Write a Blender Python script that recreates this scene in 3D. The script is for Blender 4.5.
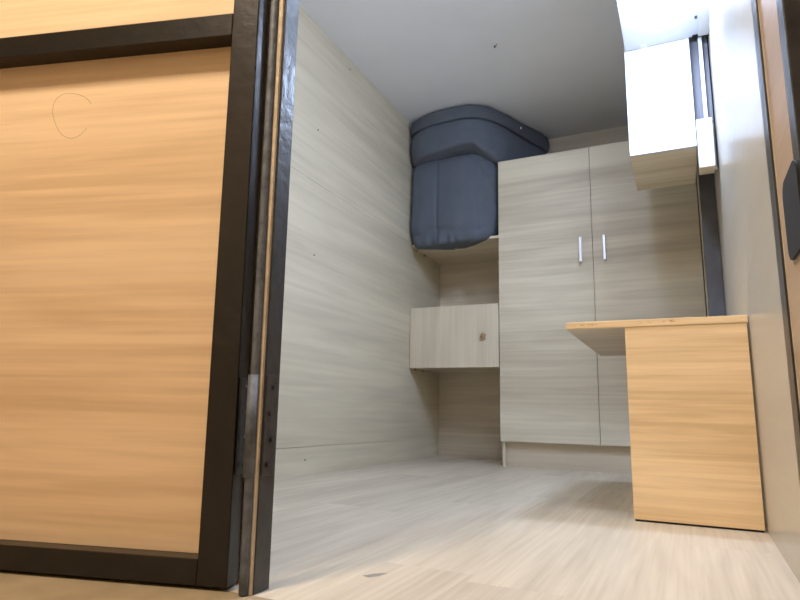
import bpy, bmesh, math, random
from math import sin, cos, pi, radians
from mathutils import Vector, Matrix, noise
random.seed(7)
for o in list(bpy.data.objects): bpy.data.objects.remove(o)
S = bpy.context.scene
C = S.collection

# ---------------- camera ----------------
F_PX, YAW, PITCH, ROLL, CAM_H = 590.56, 0.4486, 0.1906, 0.0234, 0.30
fw = Vector((-sin(YAW)*cos(PITCH), cos(YAW)*cos(PITCH), sin(PITCH)))
rt = Vector((cos(YAW), sin(YAW), 0)); up = rt.cross(fw)
r2 = rt*cos(ROLL)+up*sin(ROLL); u2 = -rt*sin(ROLL)+up*cos(ROLL)
cd = bpy.data.cameras.new('camera'); cam = bpy.data.objects.new('camera', cd); C.objects.link(cam)
m = Matrix((r2, u2, -fw)).transposed().to_4x4(); m.translation = (0, 0, CAM_H)
cam.matrix_world = m
cd.sensor_width = 36; cd.lens = F_PX/800*36; cd.clip_start = 0.02
S.camera = cam

# ---------------- world, exposure ----------------
w = bpy.data.worlds.new('world'); S.world = w; w.use_nodes = True
w.node_tree.nodes['Background'].inputs[0].default_value = (0.7, 0.75, 0.85, 1)
w.node_tree.nodes['Background'].inputs[1].default_value = 0.02
S.view_settings.view_transform = 'Standard'; S.view_settings.look = 'None'
S.view_settings.exposure = 0.0; S.view_settings.gamma = 1; S.view_settings.use_curve_mapping = False
LED1 = ((.80, .99, 1.40), 190.0)
FILL_STRIP = ((.81, .99, 1.36), 34.0)
FILL_ROOM = ((.81, .99, 1.36), 48.0)
HALL = ((1, .83, .64), 268.0)

# ---------------- materials ----------------
def new_mat(name):
    mt = bpy.data.materials.new(name); mt.use_nodes = True
    nt = mt.node_tree; return mt, nt, nt.nodes['Principled BSDF']
def plain(name, col, rough=0.5, metal=0.0, var=0.0, vscale=8, bump=0.0, bscale=60, coat=0.0):
    mt, nt, b = new_mat(name); N = nt.nodes; L = nt.links
    b.inputs['Roughness'].default_value = rough; b.inputs['Metallic'].default_value = metal
    b.inputs['Coat Weight'].default_value = coat
    tc = N.new('ShaderNodeTexCoord')
    nz = N.new('ShaderNodeTexNoise'); nz.inputs['Scale'].default_value = vscale; nz.inputs['Detail'].default_value = 4
    L.new(tc.outputs['Object'], nz.inputs['Vector'])
    cr = N.new('ShaderNodeValToRGB')
    cr.color_ramp.elements[0].position = .3; cr.color_ramp.elements[1].position = .7
    cr.color_ramp.elements[0].color = (*[c*(1-var) for c in col], 1); cr.color_ramp.elements[1].color = (*[min(1, c*(1+var)) for c in col], 1)
    L.new(nz.outputs['Fac'], cr.inputs[0]); L.new(cr.outputs[0], b.inputs['Base Color'])
    if bump:
        n2 = N.new('ShaderNodeTexNoise'); n2.inputs['Scale'].default_value = bscale; n2.inputs['Detail'].default_value = 3
        L.new(tc.outputs['Object'], n2.inputs['Vector'])
        bp = N.new('ShaderNodeBump'); bp.inputs['Strength'].default_value = bump; bp.inputs['Distance'].default_value = .01
        L.new(n2.outputs['Fac'], bp.inputs['Height']); L.new(bp.outputs[0], b.inputs['Normal'])
    return mt
def wood(name, light, dark, grain, band=6.0, rough=0.45, fine=0.5, distort=0.6, off=(0, 0, 0), contrast=.5, coat=0.0, plank=None):
    """grain = axis index the fibres run along; band = bands per metre across it."""
    mt, nt, b = new_mat(name); N = nt.nodes; L = nt.links
    b.inputs['Roughness'].default_value = rough; b.inputs['Coat Weight'].default_value = coat; b.inputs['Coat Roughness'].default_value = .15
    tc = N.new('ShaderNodeTexCoord')
    def noise_tex(s_along, s_across, detail, dist, o):
        mp = N.new('ShaderNodeMapping')
        sc = [s_across]*3; sc[grain] = s_along
        mp.inputs['Scale'].default_value = sc; mp.inputs['Location'].default_value = o
        nz = N.new('ShaderNodeTexNoise'); nz.inputs['Scale'].default_value = 1; nz.inputs['Detail'].default_value = detail
        nz.inputs['Distortion'].default_value = dist
        L.new(src, mp.inputs['Vector']); L.new(mp.outputs[0], nz.inputs['Vector'])
        return nz.outputs['Fac']
    src = tc.outputs['Object']
    tone = None
    if plank:                       # planks: axis across, width, length -> each board its own tone and grain offset
        ax, wd, ln = plank
        sx = N.new('ShaderNodeSeparateXYZ'); L.new(src, sx.inputs[0])
        d = N.new('ShaderNodeMath'); d.operation = 'DIVIDE'; L.new(sx.outputs[ax], d.inputs[0]); d.inputs[1].default_value = wd
        fl = N.new('ShaderNodeMath'); fl.operation = 'FLOOR'; L.new(d.outputs[0], fl.inputs[0])
        wn0 = N.new('ShaderNodeTexWhiteNoise'); wn0.noise_dimensions = '1D'; L.new(fl.outputs[0], wn0.inputs['W'])
        dl = N.new('ShaderNodeMath'); dl.operation = 'DIVIDE'; L.new(sx.outputs[grain], dl.inputs[0]); dl.inputs[1].default_value = ln
        ad = N.new('ShaderNodeMath'); ad.operation = 'ADD'; L.new(dl.outputs[0], ad.inputs[0]); L.new(wn0.outputs['Value'], ad.inputs[1])
        f2 = N.new('ShaderNodeMath'); f2.operation = 'FLOOR'; L.new(ad.outputs[0], f2.inputs[0])
        cb = N.new('ShaderNodeCombineXYZ'); L.new(fl.outputs[0], cb.inputs[0]); L.new(f2.outputs[0], cb.inputs[1])
        wn = N.new('ShaderNodeTexWhiteNoise'); wn.noise_dimensions = '3D'; L.new(cb.outputs[0], wn.inputs['Vector'])
        sc = N.new('ShaderNodeVectorMath'); sc.operation = 'MULTIPLY_ADD'; L.new(wn.outputs['Color'], sc.inputs[0]); sc.inputs[1].default_value = (3, 3, 3); L.new(src, sc.inputs[2])
        src = sc.outputs[0]; tone = wn.outputs['Value']
    a = noise_tex(band*.09, band, 3, distort, off)
    f = noise_tex(band*.4, band*17, 5, .25, (off[0]+3, off[1]+5, off[2]+1))
    c2 = noise_tex(band*.25, band*2.8, 5, distort*1.8, (off[0]+7, off[1]+2, off[2]+4))
    def mth(op, x, y, v=None):
        n = N.new('ShaderNodeMath'); n.operation = op
        L.new(x, n.inputs[0])
        if y is None: n.inputs[1].default_value = v
        else: L.new(y, n.inputs[1])
        return n.outputs[0]
    tot = mth('ADD', mth('MULTIPLY', a, None, 1.0), mth('MULTIPLY', f, None, fine))
    tot = mth('ADD', tot, mth('MULTIPLY', c2, None, .6))
    if tone is not None: tot = mth('ADD', tot, mth('MULTIPLY', tone, None, .10))
    mean = (1+fine+.6)*.5 + (.05 if tone is not None else 0)
    mr = N.new('ShaderNodeMapRange'); L.new(tot, mr.inputs['Value'])
    half = .62-contrast*.5
    mr.inputs['From Min'].default_value = mean-half; mr.inputs['From Max'].default_value = mean+half
    cr = N.new('ShaderNodeValToRGB'); e = cr.color_ramp.elements
    e[0].color = (*dark, 1); e[1].color = (*light, 1); e[0].position = 0; e[1].position = 1
    L.new(mr.outputs[0], cr.inputs[0]); L.new(cr.outputs[0], b.inputs['Base Color'])
    bp = N.new('ShaderNodeBump'); bp.inputs['Strength'].default_value = .08; bp.inputs['Distance'].default_value = .003
    L.new(f, bp.inputs['Height']); L.new(bp.outputs[0], b.inputs['Normal'])
    return mt

ASH_L, ASH_D = (.60, .55, .47), (.44, .39, .315)
M = {}
M['ash_y'] = wood('pale_laminate_along_wall', (.80, .72, .55), (.54, .48, .355), 1, band=2.6, contrast=.62, rough=.42, distort=1.0)
M['ash_x'] = wood('pale_laminate_across', (.80, .70, .535), (.56, .47, .345), 0, band=3.2, contrast=.74, off=(1, 2, 3))
M['ash_door'] = wood('wardrobe_laminate', (.80, .72, .555), (.55, .47, .34), 0, band=3.0, contrast=.78, off=(4, 2, 8), distort=.8)
M['ash_z'] = wood('pale_laminate_upright', (.82, .73, .565), (.64, .55, .41), 2, band=5, contrast=.66)
M['smooth_wall'] = wood('glossy_grey_beige_laminate', (.60, .55, .46), (.53, .475, .39), 1, band=3, contrast=.2, rough=.24, fine=.3, distort=1.4)
M['smooth_wall'].node_tree.nodes['Principled BSDF'].inputs['Specular IOR Level'].default_value = .07
M['floor'] = wood('whitewashed_floor_planks', (.74, .645, .50), (.53, .45, .335), 1, band=6, contrast=.72, rough=.38, fine=.7, distort=.8, plank=(0, .192, 1.2))
M['beech'] = wood('warm_beech_laminate', (.93, .69, .40), (.70, .48, .25), 0, fine=.9, band=4.5, contrast=.78, rough=.42, distort=1.6, off=(2, 1, 5))
M['beech_under'] = M['ash_x']
M['door_panel'] = wood('oak_door_panel', (.92, .69, .45), (.74, .52, .31), 0, fine=.9, band=4, contrast=.78, rough=.34, distort=1.2, off=(6, 2, 1))
M['edge_wood'] = wood('jamb_lining_wood', (.58, .42, .27), (.44, .30, .18), 1, band=14, contrast=.5)
M['ceiling'] = plain('pale_grey_ceiling', (.86, .90, .97), .5, var=.02, vscale=3)
M['hall_floor'] = plain('brown_beige_stone_floor', (.36, .28, .175), .6, var=.12, vscale=14)
M['grey_strip'] = plain('purplish_grey_strip', (.10, .098, .115), .6)
M['white'] = plain('white_panel', (.58, .60, .62), .45, var=.02, vscale=5)
M['wall_paint'] = plain('beige_plaster', (.62, .52, .38), .8, var=.06, bump=.1)
M['caulk'] = plain('beige_filler', (.60, .50, .36), .8, var=.15, vscale=30, bump=.3)
M['black_paint'] = plain('dark_brown_black_gloss_paint', (.011, .008, .006), .33, var=.3, vscale=20, bump=.12, bscale=35)
M['steel_dark'] = plain('blackened_steel', (.03, .03, .034), .33, var=.35, vscale=25, bump=.15, bscale=50)
M['post'] = plain('dark_grey_post_paint', (.10, .098, .105), .4, var=.2, vscale=12)
M['rod'] = plain('grey_galvanised_rod', (.13, .145, .17), .6, metal=.2, var=.35, vscale=40, bump=.2, bscale=90)
M['chrome'] = plain('brushed_chrome', (.75, .75, .76), .42, metal=1.0)
M['brass'] = plain('brown_turned_knob', (.42, .27, .13), .35, var=.2, vscale=30)
M['quilt'] = plain('slate_blue_grey_cotton', (.112, .130, .162), .9, var=.05, vscale=10, bump=.25, bscale=22)
M['quilt_top'] = plain('slate_grey_quilt_border', (.108, .122, .148), .9, var=.05, vscale=10, bump=.25, bscale=22)
M['piping'] = plain('dark_slate_piping', (.05, .06, .08), .9)
M['black_plastic'] = plain('black_plastic', (.008, .008, .010), .7)
M['pencil'] = plain('faint_pencil', (.42, .29, .18), .9)
M['chip'] = plain('grey_chip', (.30, .28, .25), .8)
M['rubber'] = plain('dark_gap', (.012, .011, .01), .8)
M['white_tag'] = plain('white_cloth_tag', (.85, .85, .85), .8)
M['scratch'] = plain('brown_scuff', (.20, .11, .05), .8)
def emit(name, col, st):
    mt, nt, b = new_mat(name)
    b.inputs['Base Color'].default_value = (.9, .9, .9, 1)
    b.inputs['Emission Color'].default_value = (*col, 1); b.inputs['Emission Strength'].default_value = st
    return mt
M['led1'] = emit('led_diffuser_box_side', *LED1)
M['fill_strip'] = emit('added_fill_diffuser_door_side', *FILL_STRIP)
M['fill_room'] = emit('added_fill_diffuser_room', *FILL_ROOM)
M['hall_led'] = emit('hall_lamp_diffuser', *HALL)

# ---------------- helpers ----------------
def bx(bm, x0, x1, y0, y1, z0, z1, bev=0.0):
    r = bmesh.ops.create_cube(bm, size=1)
    vs = r['verts']
    for v in vs:
        v.co = Vector(((x0+x1)/2+v.co.x*(x1-x0), (y0+y1)/2+v.co.y*(y1-y0), (z0+z1)/2+v.co.z*(z1-z0)))
    if bev:
        es = list({e for v in vs for e in v.link_edges})
        bmesh.ops.bevel(bm, geom=es, offset=bev, segments=2, affect='EDGES', profile=.5)
def cyl(bm, p0, p1, r, seg=20, r1=None, caps=True):
    p0 = Vector(p0); p1 = Vector(p1); d = p1-p0
    res = bmesh.ops.create_cone(bm, cap_ends=caps, segments=seg, radius1=r, radius2=r if r1 is None else r1, depth=d.length)
    q = Vector((0, 0, 1)).rotation_difference(d.normalized()).to_matrix()
    for v in res['verts']: v.co = q @ v.co + (p0+p1)/2
def lathe(bm, prof, origin, axis, seg=28):
    q = Vector((0, 0, 1)).rotation_difference(Vector(axis)).to_matrix(); o = Vector(origin)
    rings = []
    for r, z in prof:
        if r < 1e-5: rings.append([bm.verts.new(o+q@Vector((0, 0, z)))])
        else: rings.append([bm.verts.new(o+q@Vector((r*cos(2*pi*i/seg), r*sin(2*pi*i/seg), z))) for i in range(seg)])
    for A, B in zip(rings, rings[1:]):
        for i in range(seg):
            j = (i+1) % seg
            if len(A) == 1: bm.faces.new((A[0], B[i], B[j]))
            elif len(B) == 1: bm.faces.new((A[i], B[0], A[j]))
            else: bm.faces.new((A[i], B[i], B[j], A[j]))
def prism(bm, pts, z0, z1):
    a = [bm.verts.new((x, y, z0)) for x, y in pts]; b = [bm.verts.new((x, y, z1)) for x, y in pts]
    n = len(pts); bm.faces.new(a[::-1]); bm.faces.new(b)
    for i in range(n): bm.faces.new((a[i], a[(i+1) % n], b[(i+1) % n], b[i]))
def obj(name, bm, mat, parent=None, smooth=False, lean=0.0):
    for v in bm.verts: v.co.x += lean*v.co.z
    bmesh.ops.recalc_face_normals(bm, faces=bm.faces[:])
    me = bpy.data.meshes.new(name); bm.to_mesh(me); bm.free()
    me.materials.append(mat)
    if smooth:
        for p in me.polygons: p.use_smooth = True
    o = bpy.data.objects.new(name, me); C.objects.link(o)
    if parent is not None: o.parent = parent; o.matrix_parent_inverse = Matrix() if parent.get('local') else Matrix.Translation(-parent.location)
    return o
def tag(o, label, cat, group=None, kind=None):
    o['label'] = label; o['category'] = cat
    if group: o['group'] = group
    if kind: o['kind'] = kind
    return o
def thing(name, label, cat, loc=(0, 0, 0), group=None, kind=None):
    o = bpy.data.objects.new(name, None); C.objects.link(o); o.location = loc; o.empty_display_size = .05
    return tag(o, label, cat, group, kind)
def boxobj(name, dims, mat, parent=None, bev=0.0, lean=0.0):
    bm = bmesh.new(); bx(bm, *dims, bev); return obj(name, bm, mat, parent, False, lean)
def struct(name, bm, mat, label, cat):
    o = obj(name, bm, mat); return tag(o, label, cat, kind='structure')

XL, YB, YW, ZC, ZS = -1.676, 4.199, 3.644, 2.359, 2.0
JX, JY = -0.664, 0.845              # left reveal of the doorway
RX = 0.149                          # right reveal
def rwx(y): return .184 + (y-1.99)*.0135     # face of right wall

# ---------------- room shell ----------------
bm = bmesh.new(); bx(bm, -3.2, 1.6, .846, 4.4, -.06, 0)
struct('floor', bm, M['floor'], 'pale whitewashed wood plank floor of the small room', 'floor')
bm = bmesh.new(); bx(bm, -3.2, 1.6, -1.3, .8455, -.06, 0)
struct('floor_hallway', bm, M['hall_floor'], 'brownish beige hallway floor under the open door', 'floor')
bm = bmesh.new()
for z0, z1 in ((0, .132), (.1335, 1.478), (1.4795, ZC)): bx(bm, XL-.03, XL, .93, YB, z0, z1)
bx(bm, XL-.06, XL-.031, .93, YB, 0, ZC)
struct('wall_left', bm, M['ash_y'], 'pale grey wood laminate wall on the left with level streaky grain', 'wall')
bm = bmesh.new(); bx(bm, XL-.06, .4, YB, YB+.05, 0, ZC)
struct('wall_back', bm, M['ash_x'], 'pale laminate wall behind the shelf niche and wardrobe', 'wall')
bm = bmesh.new()
YS = 2.93
prism(bm, [(rwx(1.03), 1.03), (.3, 1.03), (.3, YS-.002), (rwx(YS), YS-.002)], 0, ZC)
prism(bm, [(rwx(YS)+.001, YS+.0005), (.3, YS+.0005), (.3, YB), (rwx(YB), YB)], 0, ZC)
struct('wall_right', bm, M['smooth_wall'], 'smooth glossy grey beige laminate wall on the right behind the desk', 'wall')
bm = bmesh.new(); bx(bm, XL-.06, .3, .93, YB+.05, ZC, ZC+.04)
struct('ceiling', bm, M['ceiling'], 'flat pale grey ceiling panel over the room', 'ceiling')
bm = bmesh.new(); bx(bm, -3.2, -.722, .890, .93, 0, 2.5); bx(bm, -.7215, RX+.04, .885, .93, 1.85, 2.5); bx(bm, RX+.0301, 1.6, .885, .93, 0, 2.5)
bx(bm, .3005, 1.6, .93, 1.03, 0, 2.5)
struct('wall_front', bm, M['wall_paint'], 'beige plaster wall around the doorway, seen in the hinge gap', 'wall')
bm = bmesh.new(); bx(bm, -3.2, 1.6, -1.35, -1.3, 0, 2.5); struct('wall_hallway', bm, M['wall_paint'], 'beige hallway wall behind the viewer', 'wall')
bm = bmesh.new(); bx(bm, -3.2, 1.6, -1.3, .93, 2.5, 2.54); struct('ceiling_hallway', bm, M['white'], 'white hallway ceiling outside the doorway', 'ceiling')

# lowered ceiling strip and stepped box
bm = bmesh.new(); prism(bm, [(-.155, .93), (rwx(.93), .93), (rwx(2.695), 2.695), (.128, 2.695), (.128, 2.7085), (-.155, 2.7085)], ZS, ZC)
struct('trim_2', bm, M['white'], 'white lowered ceiling strip that carries the round lamp', 'soffit')
t = thing('overhead_box', 'white boxed panel hanging at the end of the lit ceiling strip, in front of wardrobe', 'box', (-.02, 2.95, 1.476))
boxobj('front_panel', (-.160, .113, 2.709, 2.725, 1.476, ZS-.0015), M['white'], t, .0008)
boxobj('side_panel', (-.160, -.146, 2.7255, 3.17, 1.488, ZC-.001), M['white'], t)
boxobj('side_panel', (.099, .113, 2.7255, 3.17, 1.488, ZC-.001), M['white'], t)
b = boxobj('bottom_panel', (-.160, .113, 2.7255, 3.17, 1.476, 1.4875), M['ash_door'], t); b['label'] = 'wood grained underside'
bm = bmesh.new()
bx(bm, -.088, -.062, 2.7065, 2.7085, 1.958, 1.9995, .0005); bx(bm, -.088, -.062, 2.680, 2.7085, 1.9975, 1.9995, .0005)
for dx in (-.082, -.068): cyl(bm, (dx, 2.7068, 1.976), (dx, 2.7045, 1.976), .004, 12)
k = obj('corner_bracket', bm, M['chrome'], t); k['label'] = 'small steel corner bracket at the top edge'
bm = bmesh.new(); cyl(bm, (.098, 2.7088, 1.52), (.098, 2.7065, 1.52), .004, 12); obj('screw', bm, M['chrome'], t)

k = boxobj('edge_strip', (.1132, .188, 2.757, 2.766, 1.605, 2.08), M['grey_strip'], t); k['label'] = 'purplish grey strip in the gap beside the white panel'

# ---------------- lamps ----------------
def dome_lamp(label, x, y, z, r, drop, mat, group=None):
    t = thing('ceiling_light', label, 'lamp', (x, y, z), group)
    z -= .0005
    bm = bmesh.new(); lathe(bm, [(0, 0), (r, 0), (r, -.014), (r*.95, -.018), (0, -.018)], (x, y, z), (0, 0, 1), 48); obj('lamp_base', bm, M['white'], t)
    bm = bmesh.new(); prof = [(r*.9, -.0185)]+[(r*.9*cos(a)**.6, -.0185-drop*(.25+.75*sin(a))) for a in [radians(q) for q in range(0, 86, 12)]]+[(0, -.0185-drop)]
    lathe(bm, prof, (x, y, z), (0, 0, 1), 48); obj('diffuser', bm, mat, t, True)
dome_lamp('round bluish white lamp glowing on the lowered ceiling strip, nearest the overhead box', -.005, 2.315, ZS, .095, .03, M['led1'])
dome_lamp('added round white fill lamp, out of view on the lowered ceiling strip nearest the doorway', -.005, 1.55, ZS, .11, .09, M['fill_strip'])  # second strip lamp, added out of view for room brightness and niche shadows
dome_lamp('added unseen fill lamp on the higher grey ceiling of the room, beside the lowered strip', -.31, 1.50, ZC, .14, .10, M['fill_room'])  # no known fixture here; added above the frame as fill for walls and ceiling
dome_lamp('round warm lamp on the hallway ceiling outside the doorway', -.90, -.05, 2.5, .15, .06, M['hall_led'])

# ---------------- cable trunking, switch box, post ----------------
t = thing('cable_trunking', 'thin white cable trunking down the right wall beside the overhead box', 'cable cover', (.16, 2.75, 1.6))
bm = bmesh.new(); prism(bm, [(.150, .95), (rwx(.95)-.0005, .95), (rwx(2.69)-.0005, 2.69), (.150, 2.69)], ZS-.016, ZS-.0005); obj('ceiling_run', bm, M['white'], t)
boxobj('wall_run', (.151, .166, 2.735, 2.750, 1.602, ZS+.01), M['white'], t, .001)
bm = bmesh.new(); cyl(bm, (.140, 2.56, ZS-.0005), (.140, 2.56, ZS-.010), .005, 12); k = obj('screw', bm, M['steel_dark'], t)
t = thing('switch_box', 'white box on the right wall at lower end of the white trunking', 'electrical box', (.15, 2.73, 1.385))
bm = bmesh.new(); prism(bm, [(.1165, 2.71), (.178, 2.71), (rwx(2.78)-.0005, 2.80), (.1165, 2.80)], 1.388, 1.598)
obj('casing', bm, M['white'], t)
bm = bmesh.new(); bx(bm, .1165, .178, 2.7105, 2.7995, 1.374, 1.3875, .002); k = obj('cable_entry', bm, M['ash_x'], t); k['label'] = 'greyish beige lower lip'
bm = bmesh.new(); bx(bm, .129, .1995, 3.185, 3.225, 0, ZC-.001, .002)
tag(obj('steel_post', bm, M['post']), 'upright dark grey steel post against the right wall beside the wardrobe', 'post')

# ---------------- doorway frame ----------------
t = thing('trim_1', 'black steel door frame with wood lining around the doorway', 'door frame', (0, .87, 0), kind='structure')
boxobj('left_post', (JX-.032, JX, JY+.002, .889, .0005, 1.82), M['steel_dark'], t, .0015, -.012)
boxobj('right_post', (RX, RX+.16, .845, .8845, .0005, 1.82), M['steel_dark'], t, .0015)
boxobj('header', (JX-.05, RX+.03, .845, .884, 1.8205, 1.85), M['steel_dark'], t, .0015)
boxobj('jamb_lining', (RX, RX+.03, .8850, 1.024, .0005, 1.849), M['edge_wood'], t)
boxobj('stop_strip', (RX-.001, RX+.03, 1.0245, 1.0295, .0005, 1.849), M['caulk'], t)
boxobj('seal_strip', (RX-.004, RX+.03, 1.0298, 1.078, .0005, 1.849), M['steel_dark'], t, .001)
# rounded black latch keeper
bm = bmesh.new(); pts = []
for cy, cz, a0 in ((.942, .612, 0), (.872, .612, 90), (.872, .545, 180), (.942, .545, 270)):
    for i in range(7):
        a = radians(a0+i*15); pts.append((cy+.024*cos(a), cz+.024*sin(a)))
f0 = [bm.verts.new((RX-.0005, y, z)) for y, z in pts]; f1 = [bm.verts.new((RX-.0045, y, z)) for y, z in pts]
bm.faces.new(f0); bm.faces.new(f1[::-1])
for i in range(len(pts)): bm.faces.new((f0[i], f0[(i+1) % len(pts)], f1[(i+1) % len(pts)], f1[i]))
k = obj('latch_keeper', bm, M['black_plastic'], t); k['label'] = 'rounded black latch plate on the right jamb'
# rod and filler in the hinge gap
bm = bmesh.new()
n = 40
prev = None
for i in range(n+1):
    z = .002+i*1.817/n
    cx = -.677-.0215*(z/1.12 if z < 1.12 else 1); cy = .838
    ring = [bm.verts.new((cx+.0082*cos(a)+.0008*noise.noise(Vector((i*.7, 0, a))), cy+.0082*sin(a), z)) for a in [2*pi*k/14 for k in range(14)]]
    if prev:
        for q in range(14): bm.faces.new((prev[q], prev[(q+1) % 14], ring[(q+1) % 14], ring[q]))
    else: bm.faces.new(ring)
    prev = ring
bm.faces.new(prev)
k = obj('hinge_rod', bm, M['rod'], t, True); k['label'] = 'grey round rod standing in the hinge gap'
bm = bmesh.new()
prev = None
for i in range(61):
    z = .0005+i*1.818/60
    wv = .0018*noise.noise(Vector((0, 3, z*9)))
    ring = [bm.verts.new(p) for p in ((-.690, .8465, z), (-.6655+wv*.3, .8465, z), (-.6665+wv, .8420, z), (-.678, .840, z), (-.690, .844, z))]
    if prev:
        for q in range(5): bm.faces.new((prev[q], prev[(q+1) % 5], ring[(q+1) % 5], ring[q]))
    else: bm.faces.new(ring[::-1])
    prev = ring
bm.faces.new(prev)
k = obj('filler_strip', bm, M['caulk'], t, False, -.014); k['label'] = 'uneven beige filler strip beside the rod'

# ---------------- open door ----------------
ang = math.pi+math.atan2(.26, .966)
t = thing('door_1', 'open door of oak laminate panels in a glossy dark steel frame', 'door', (-.7135, .838, .006), kind='structure')
t.rotation_mode = 'XYZ'; t.rotation_euler = (0, radians(0), ang); t['local'] = 1
W, H, D = .83, 1.80, .045
def dl(dims, name, mat, bev=.002, par=None):
    o = boxobj(name, dims, mat, par or t, bev, .020); return o
SW = .056
dl((0, SW, -D, 0, 0, H), 'hinge_stile', M['black_paint'])
dl((W-SW, W, -D, 0, 0, H), 'lock_stile', M['black_paint'])
dl((SW+.0003, W-SW-.0003, -D, -.0003, 0, .043), 'bottom_rail', M['black_paint'])
dl((SW+.0003, W-SW-.0003, -D, -.0003, 1.043, 1.094), 'middle_rail', M['black_paint'])
dl((SW+.0003, W-SW-.0003, -D, -.0003, H-.045, H), 'top_rail', M['black_paint'])
dl((SW+.0005, W-SW-.0005, -.042, -.036, .0435, 1.0425), 'lower_panel', M['door_panel'], 0)
dl((SW+.0005, W-SW-.0005, -.042, -.036, 1.0945, H-.0455), 'upper_panel', M['door_panel'], 0)
bm = bmesh.new(); prev = None
for i in range(41):
    a = radians(-150+i*7.4); cx, cz = .455, .915; wob = 1+.06*sin(3*a)
    c = Vector((cx+.050*wob*cos(a), -.0359, cz+.052*wob*sin(a)+.012*cos(a)))
    ring = [bm.verts.new(c+Vector(((.0005)*cos(q)*cos(a), .0003*sin(q), .0005*cos(q)*sin(a)))) for q in (0, pi/2, pi, 3*pi/2)]
    if prev:
        for q in range(4): bm.faces.new((prev[q], prev[(q+1) % 4], ring[(q+1) % 4], ring[q]))
    prev = ring
k = obj('pencil_ring', bm, M['pencil'], t); k['label'] = 'faint open ring drawn on the lower panel'
# hinge leaves: one on the door edge, one on the frame post, screws on both
bm = bmesh.new(); bx(bm, -.0030, -.0002, -.040, -.006, .183, .352, .0008)
bx(bm, -.0058, -.003, -.040, -.036, .183, .352, .0005)
hl = obj('hinge_leaf', bm, M['steel_dark'], t, False, .020)
for z in (.20, .245, .29, .335):
    bm = bmesh.new(); cyl(bm, (-.0028, -.021+.006*((z*100) % 2-.5), z), (-.0062, -.021+.006*((z*100) % 2-.5), z), .0042, 12); s = obj('screw', bm, M['steel_dark']); s.parent = hl
fr = bpy.data.objects['trim_1']
bm = bmesh.new(); bx(bm, JX+.0003, JX+.0033, .848, .880, .190, .362, .0008)
hl2 = obj('hinge_leaf', bm, M['steel_dark'], fr, False, -.012)
for i, z in enumerate((.208, .25, .295, .342)):
    y = .862+.007*(i % 2)
    bm = bmesh.new(); cyl(bm, (JX+.003, y, z), (JX+.0068, y, z), .0042, 12)
    s = obj('screw', bm, M['steel_dark'], None, False, -.012); s.parent = hl2
bm = bmesh.new(); cyl(bm, (-.6825, .8365, .188), (-.6855, .8365, .362), .0100, 18); k = obj('hinge_barrel', bm, M['rod'], fr, True)

# ---------------- desk ----------------
DX0, DX1, DY0, DY1, DZ = -.345, .1805, 1.991, 2.90, .611
t = thing('desk', 'beech desk against the right wall with an end panel facing the doorway', 'desk', (0, 2.4, 0))
boxobj('desktop', (DX0, DX1, DY0, DY1, DZ-.022, DZ), M['beech'], t, .0012)
k = boxobj('underside_shade', (DX0+.001, DX1-.001, DY0+.002, DY1-.002, DZ-.0235, DZ-.0222), M['ash_x'], t); k['label'] = 'underside sheet with the grey of cool bounced light in its colour'  # separate sheet, greyer than the top, to paint in the cool bounce below
boxobj('end_panel', (-.161, DX1-.003, DY0+.003, DY0+.021, .006, DZ-.0238), M['beech'], t, .0008)
boxobj('end_panel', (-.161, DX1-.003, DY1-.030, DY1-.012, .006, DZ-.0238), M['beech'], t, .0008)
k = boxobj('glide', (-.158, DX1-.006, DY0+.006, DY0+.018, .0, .0058), M['rubber'], t); k['label'] = 'thin dark glide under the end panel'
boxobj('glide', (-.158, DX1-.006, DY1-.027, DY1-.015, .0, .0058), M['rubber'], t)
bm = bmesh.new()
for cx, cz, n in ((-.255, .601, 7), (-.10, .602, 4), (-.30, .599, 5), (-.035, .601, 9)):
    for i in range(n):
        x = cx+random.uniform(-.02, .02); z = cz+random.uniform(-.003, .004); l = random.uniform(.002, .010)
        bx(bm, x, x+l, DY0-.0004, DY0+.0004, z, z+.0007)
k = obj('scuff_marks', bm, M['scratch'], t); k['label'] = 'small brown scuffs on the front edge'; k['kind'] = 'stuff'

# ---------------- wardrobe ----------------
WX0, WX1, WZ, WG = -1.045, .152, 1.985, -.4545
t = thing('wardrobe', 'tall two door pale laminate wardrobe standing against the back wall', 'wardrobe', (-.45, 3.9, 0))
y0 = YW+.019
boxobj('side_panel', (WX0+.008, WX0+.026, y0, YB-.001, 0, WZ-.003), M['ash_z'], t)
boxobj('side_panel', (WX1-.013, WX1, y0-.019, YB-.001, 0, WZ-.003), M['ash_z'], t)
boxobj('top_panel', (WX0+.0262, WX1-.0132, y0, YB-.001, WZ-.021, WZ-.003), M['ash_x'], t)
boxobj('bottom_panel', (WX0+.0262, WX1-.0132, y0, YB-.001, .140, .158), M['ash_x'], t)
boxobj('kick_board', (WX0+.0262, WX1-.0132, y0+.025, y0+.041, .0, .1398), M['ash_x'], t)
boxobj('back_panel', (WX0+.0262, WX1-.0132, YB-.008, YB-.002, .1585, WZ-.0215), M['ash_x'], t)
boxobj('centre_panel', (WG-.009, WG+.009, y0+.001, YB-.0085, .1585, WZ-.0215), M['ash_x'], t)
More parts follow.
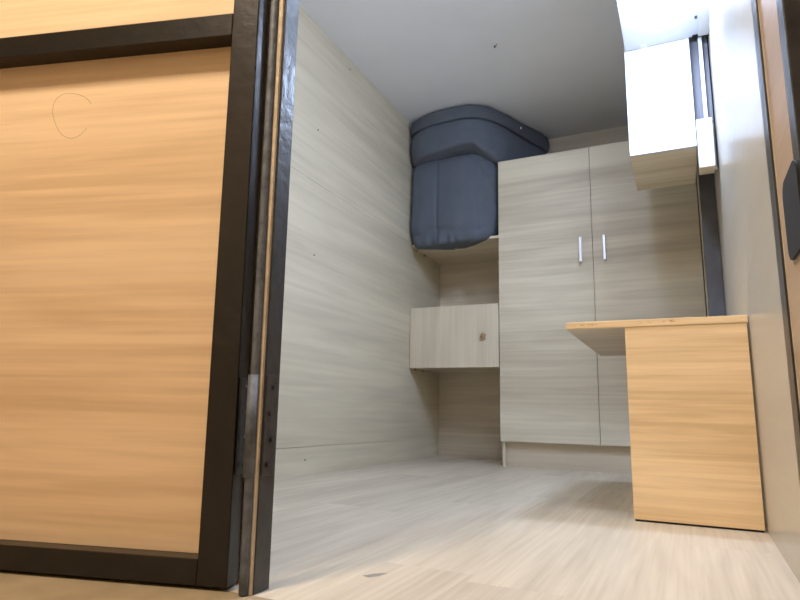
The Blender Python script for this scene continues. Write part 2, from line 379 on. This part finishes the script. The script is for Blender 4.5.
def wdoor(x0, x1, hx):
    d = boxobj('door', (x0, x1, YW, y0-.0015, .150, WZ), M['ash_door'], t, .0012)
    bm = bmesh.new(); hz0, hz1 = 1.243, 1.385
    pts = [Vector((hx, YW-.0005, hz0)), Vector((hx, YW-.022, hz0)), Vector((hx, YW-.028, hz0+.006)), Vector((hx, YW-.028, hz1-.006)), Vector((hx, YW-.022, hz1)), Vector((hx, YW-.0005, hz1))]
    cyl(bm, pts[0], (hx, YW-.026, hz0), .0055, 14); cyl(bm, (hx, YW-.026, hz1), pts[5], .0055, 14)
    bx(bm, hx-.009, hx+.009, YW-.033, YW-.023, hz0-.008, hz1+.008, .003)
    hd = obj('handle', bm, M['chrome']); hd.parent = d; hd['label'] = 'slim chrome bar handle'
    return d, hd
d1, h1 = wdoor(WX0, WG-.0015, -.524)
d2, h2 = wdoor(WG+.0015, .1335, -.384)

# ---------------- niche shelf ----------------
def pins(par, zs_):
    for y in (3.72, 3.86):
        bm = bmesh.new(); bx(bm, XL+.0003, XL+.014, y, y+.016, zs_-.014, zs_-.0005, .001); cyl(bm, (XL+.0142, y+.008, zs_-.007), (XL+.019, y+.008, zs_-.007), .003, 10)
        k = obj('corner_clip', bm, M['brass'], par)
t = thing('niche_shelf', 'pale laminate shelf between left wall and wardrobe, under the blue grey quilt', 'shelf', (-1.36, 3.9, 1.456))
boxobj('board', (XL+.0005, WX0-.0005, YW+.008, YB-.001, 1.456, 1.474), M['ash_x'], t, .001)
pins(t, 1.456)
t = thing('drawer_box', 'low pale laminate box with one brown knob, fixed in the niche beside wardrobe', 'drawer', (-1.36, 3.9, .606))
X0, X1, Z0, Z1 = XL+.004, WX0-.006, .606, 1.016
dr = boxobj('drawer_front', (X0, X1, YW, YW+.018, Z0, Z1), M['ash_z'], t, .0012)
bm = bmesh.new(); lathe(bm, [(0, .030), (.012, .029), (.0175, .024), (.018, .018), (.013, .012), (.008, .008), (.009, .0005), (0, .0005)], (-1.147, YW, .806), (0, -1, 0), 24)
k = obj('knob', bm, M['brass'], None, True); k.parent = dr; k['label'] = 'round brown knob'
boxobj('bottom_panel', (X0, X1-.001, YW+.0185, YB-.001, Z0+.004, Z0+.020), M['ash_x'], t)
boxobj('top_panel', (X0, X1-.001, YW+.0185, YB-.001, Z1-.020, Z1-.003), M['ash_x'], t)
boxobj('side_panel', (X0, X0+.015, YW+.0185, YB-.001, Z0+.0205, Z1-.0205), M['ash_x'], t)
boxobj('side_panel', (X1-.016, X1-.001, YW+.0185, YB-.001, Z0+.0205, Z1-.0205), M['ash_x'], t)
pins(t, Z0+.003)

# ---------------- folded quilt ----------------
def smooth_loop(pts, n):
    """closed Catmull-Rom through pts, n samples evenly by arc length"""
    P = [Vector((*p, 0)) for p in pts]; k = len(P); out = []
    for i in range(k):
        a, b, c, d = P[i-1], P[i], P[(i+1) % k], P[(i+2) % k]
        for s in range(16):
            u = s/16
            out.append(.5*((2*b)+(c-a)*u+(2*a-5*b+4*c-d)*u*u+(3*b-3*c+d-a)*u**3))
    L = [0]
    for i in range(len(out)): L.append(L[-1]+(out[(i+1) % len(out)]-out[i]).length)
    res = []; j = 0
    for q in range(n):
        s = L[-1]*q/n
        while L[j+1] < s: j += 1
        u = (s-L[j])/(L[j+1]-L[j]); res.append(out[j].lerp(out[(j+1) % len(out)], u))
    return res
def pillow(pts, zb, zt, rnd, n=150, m=26, amp=.006, seed=0, fx=None, expo=2.6):
    bm = bmesh.new(); loop = smooth_loop(pts, n)
    cen = sum(loop, Vector())/n
    rings = []
    for j in range(m+1):
        v = j/m; a = (v-.5)*pi
        ring = []
        s = abs(sin(a))**1.0
        inset = rnd*(1-(1-abs(2*v-1)**expo)**(1/expo))
        for i, p in enumerate(loop):
            d = (p-cen); q = p-d.normalized()*inset
            b_ = zb(p) if callable(zb) else zb; t_ = zt(p) if callable(zt) else zt
            z = b_+(t_-b_)*v
            co = Vector((q.x, q.y, z))
            nn = noise.noise(Vector((q.x*6+seed, q.y*6, z*5)))*amp+noise.noise(Vector((q.x*17+seed, q.y*17, z*13)))*amp*.45
            co += d.normalized()*nn
            if fx: co = fx(co, v, d.normalized())
            co.x = max(co.x, XL+.002); co.y = min(co.y, YB-.002)
            ring.append(bm.verts.new(co))
        rings.append(ring)
    for A, B in zip(rings, rings[1:]):
        for i in range(n): bm.faces.new((A[i], A[(i+1) % n], B[(i+1) % n], B[i]))
    for R, fl in ((rings[0], 1), (rings[-1], 0)):
        prev = R
        for s in (.8, .5, .2):
            new = []
            cz = sum((v.co.z for v in R))/n
            for v in R:
                c = Vector((cen.x, cen.y, cz)); co = c.lerp(v.co, s); new.append(bm.verts.new(co))
            for i in range(n): bm.faces.new((prev[i], prev[(i+1) % n], new[(i+1) % n], new[i]))
            prev = new
        bm.faces.new(prev)
    return bm
t = thing('folded_quilt', 'folded slate blue grey quilt stuffed on the top shelf up to the ceiling', 'quilt', (-1.36, 3.9, 1.475))
body = [(-1.666, 3.62), (-1.60, 3.565), (-1.46, 3.548), (-1.445, 3.553), (-1.43, 3.546), (-1.30, 3.538), (-1.20, 3.550), (-1.150, 3.570), (-1.085, 3.625), (-1.060, 3.70), (-1.062, 4.0), (-1.08, 4.17), (-1.4, 4.185), (-1.65, 4.17), (-1.668, 3.9)]
def zb_body(p):
    front = max(0, min(1, (3.652-p.y)/.03))
    drop = .045+.016*noise.noise(Vector((p.x*11, 1, 0)))-.02*max(0, (p.x+1.17)/.1)
    return 1.4752-front*max(drop, .01)*1.0
def fx_body(co, v, d):
    # gathered puckers near the bottom hem and vertical stitched creases
    if co.y < 3.62:
        for cx in (-1.455, -1.168):
            co.y += .012*math.exp(-((co.x-cx)/.008)**2)*(1 if cx < -1.3 else .5)
        k = max(0, 1-v/.13)
        co.y += .008*k*sin(co.x*75+3*noise.noise(Vector((co.x*9, 0, 0))))
        co.y += .012*math.exp(-((v-.14+.02*sin(co.x*14))/.03)**2)
    if co.x > -1.13 and co.y < 3.75: co += d*.012*sin(v*38+co.y*30)*(.3+.7*noise.noise(Vector((v*6, co.y*8, 0))))
    if co.y > 3.652: co.z = max(co.z, 1.4755)
    if co.x > WX0-.012: co.x = WX0-.012
    if co.y > 3.61 and co.x > WX0-.012: co.x = WX0-.012
    return co
bm = pillow(body, zb_body, 2.055, .05, n=260, m=44, fx=fx_body, seed=3, amp=.010)
obj('lower_fold', bm, M['quilt'], t, True)
flap = [(-1.668, 3.60), (-1.60, 3.515), (-1.50, 3.475), (-1.40, 3.457), (-1.28, 3.452), (-1.18, 3.465), (-1.09, 3.525), (-1.02, 3.63), (-.955, 3.80), (-.89, 3.96), (-.83, 4.10), (-.85, 4.185), (-1.2, 4.19), (-1.6, 4.18), (-1.67, 3.9)]
def zb_flap(p):
    # front lip rises to the fold ridge of the body then drops onto the wardrobe top
    x = p.x
    if x < -1.16: z = 2.035+.035*math.sin(max(0, min(1, (x+1.67)/.5))*pi/2)
    else: z = 2.07-.085*max(0, min(1, (x+1.16)/.13))
    if p.y > 3.75: z = min(z, 2.0)
    return max(z, 1.9865) if x > -1.06 else z
def fx_flap(co, v, d):
    if co.x > -1.06: co.z = max(co.z, 1.9868)
    co += d*.004*sin(co.x*20+v*5)
    return co
bm = pillow(flap, zb_flap, lambda p: 2.262-.02*max(0, (p.y-3.7)/.4), .035, n=260, m=30, fx=fx_flap, seed=9, amp=.010)
obj('upper_fold', bm, M['quilt'], t, True)
cap = [(x+(.012 if x > -1.0 else 0), y-.004 if y < 3.7 else y) for x, y in flap]
bm = pillow(cap, lambda p: 2.250-.02*max(0, (p.y-3.7)/.4), 2.357, .03, n=220, m=18, seed=21, amp=.006, expo=2.2)
k = obj('top_fold', bm, M['quilt_top'], t, True)
loop = smooth_loop([(x, y) for x, y in cap], 220)
bm = bmesh.new(); prev = None; cen = sum(loop, Vector())/len(loop)
sel = [p for p in loop if p.y < 4.12 and p.x > XL+.008]
sel.sort(key=lambda p: math.atan2(p.y-cen.y, p.x-cen.x)); sel = [p for p in sel if p.x > -1.66]
for p in sel:
    q = p-(p-cen).normalized()*.016; z = 2.257-.02*max(0, (p.y-3.7)/.4); d = (p-cen).normalized()
    ring = [bm.verts.new((q.x+d.x*.006*cos(a), q.y+d.y*.006*cos(a), z+.005*sin(a))) for a in [2*pi*k/8 for k in range(8)]]
    if prev and (Vector(ring[0].co)-Vector(prev[0].co)).length < .08:
        for i in range(8): bm.faces.new((prev[i], prev[(i+1) % 8], ring[(i+1) % 8], ring[i]))
    prev = ring
obj('piping', bm, M['piping'], t, True)
bm = bmesh.new(); bx(bm, -.935, -.925, 3.828, 3.834, 2.292, 2.306, .001); obj('care_tag', bm, M['white_tag'], t)

# ---------------- nails and small marks ----------------
t = bmesh.new(); cyl(t, (-.836, 2.918, ZC-.0002), (-.845, 2.905, ZC-.022), .0018, 8); cyl(t, (-.845, 2.905, ZC-.022), (-.8456, 2.9044, ZC-.024), .006, 12)
tag(obj('nail', t, M['steel_dark']), 'bent dark nail sticking out of the grey ceiling', 'nail')
for (y, z, lab) in ((2.452, 1.091, 'dark screw head at mid height of the left wall near the doorway'),
                    (2.428, 1.773, 'dark screw head high on the left wall above the middle one'),
                    (2.723, 2.30, 'dark screw head on the left wall just under the ceiling'),
                    (2.466, .071, 'dark screw head low on the left wall near the floor')):
    bm = bmesh.new(); lathe(bm, [(0, .0025), (.003, .002), (.005, .0003), (0, .0003)], (XL, y, z), (1, 0, 0), 12)
    tag(obj('screw_head', bm, M['steel_dark']), lab, 'screw', 'screw heads on the left wall')

bm = bmesh.new()
prism(bm, [(-.567, 1.045), (-.552, 1.040), (-.541, 1.058), (-.536, 1.085), (-.545, 1.078), (-.556, 1.066)], .0001, .0006)
tag(obj('floor_chip', bm, M['chip']), 'small grey chip mark on the pale floor just inside the doorway', 'mark')
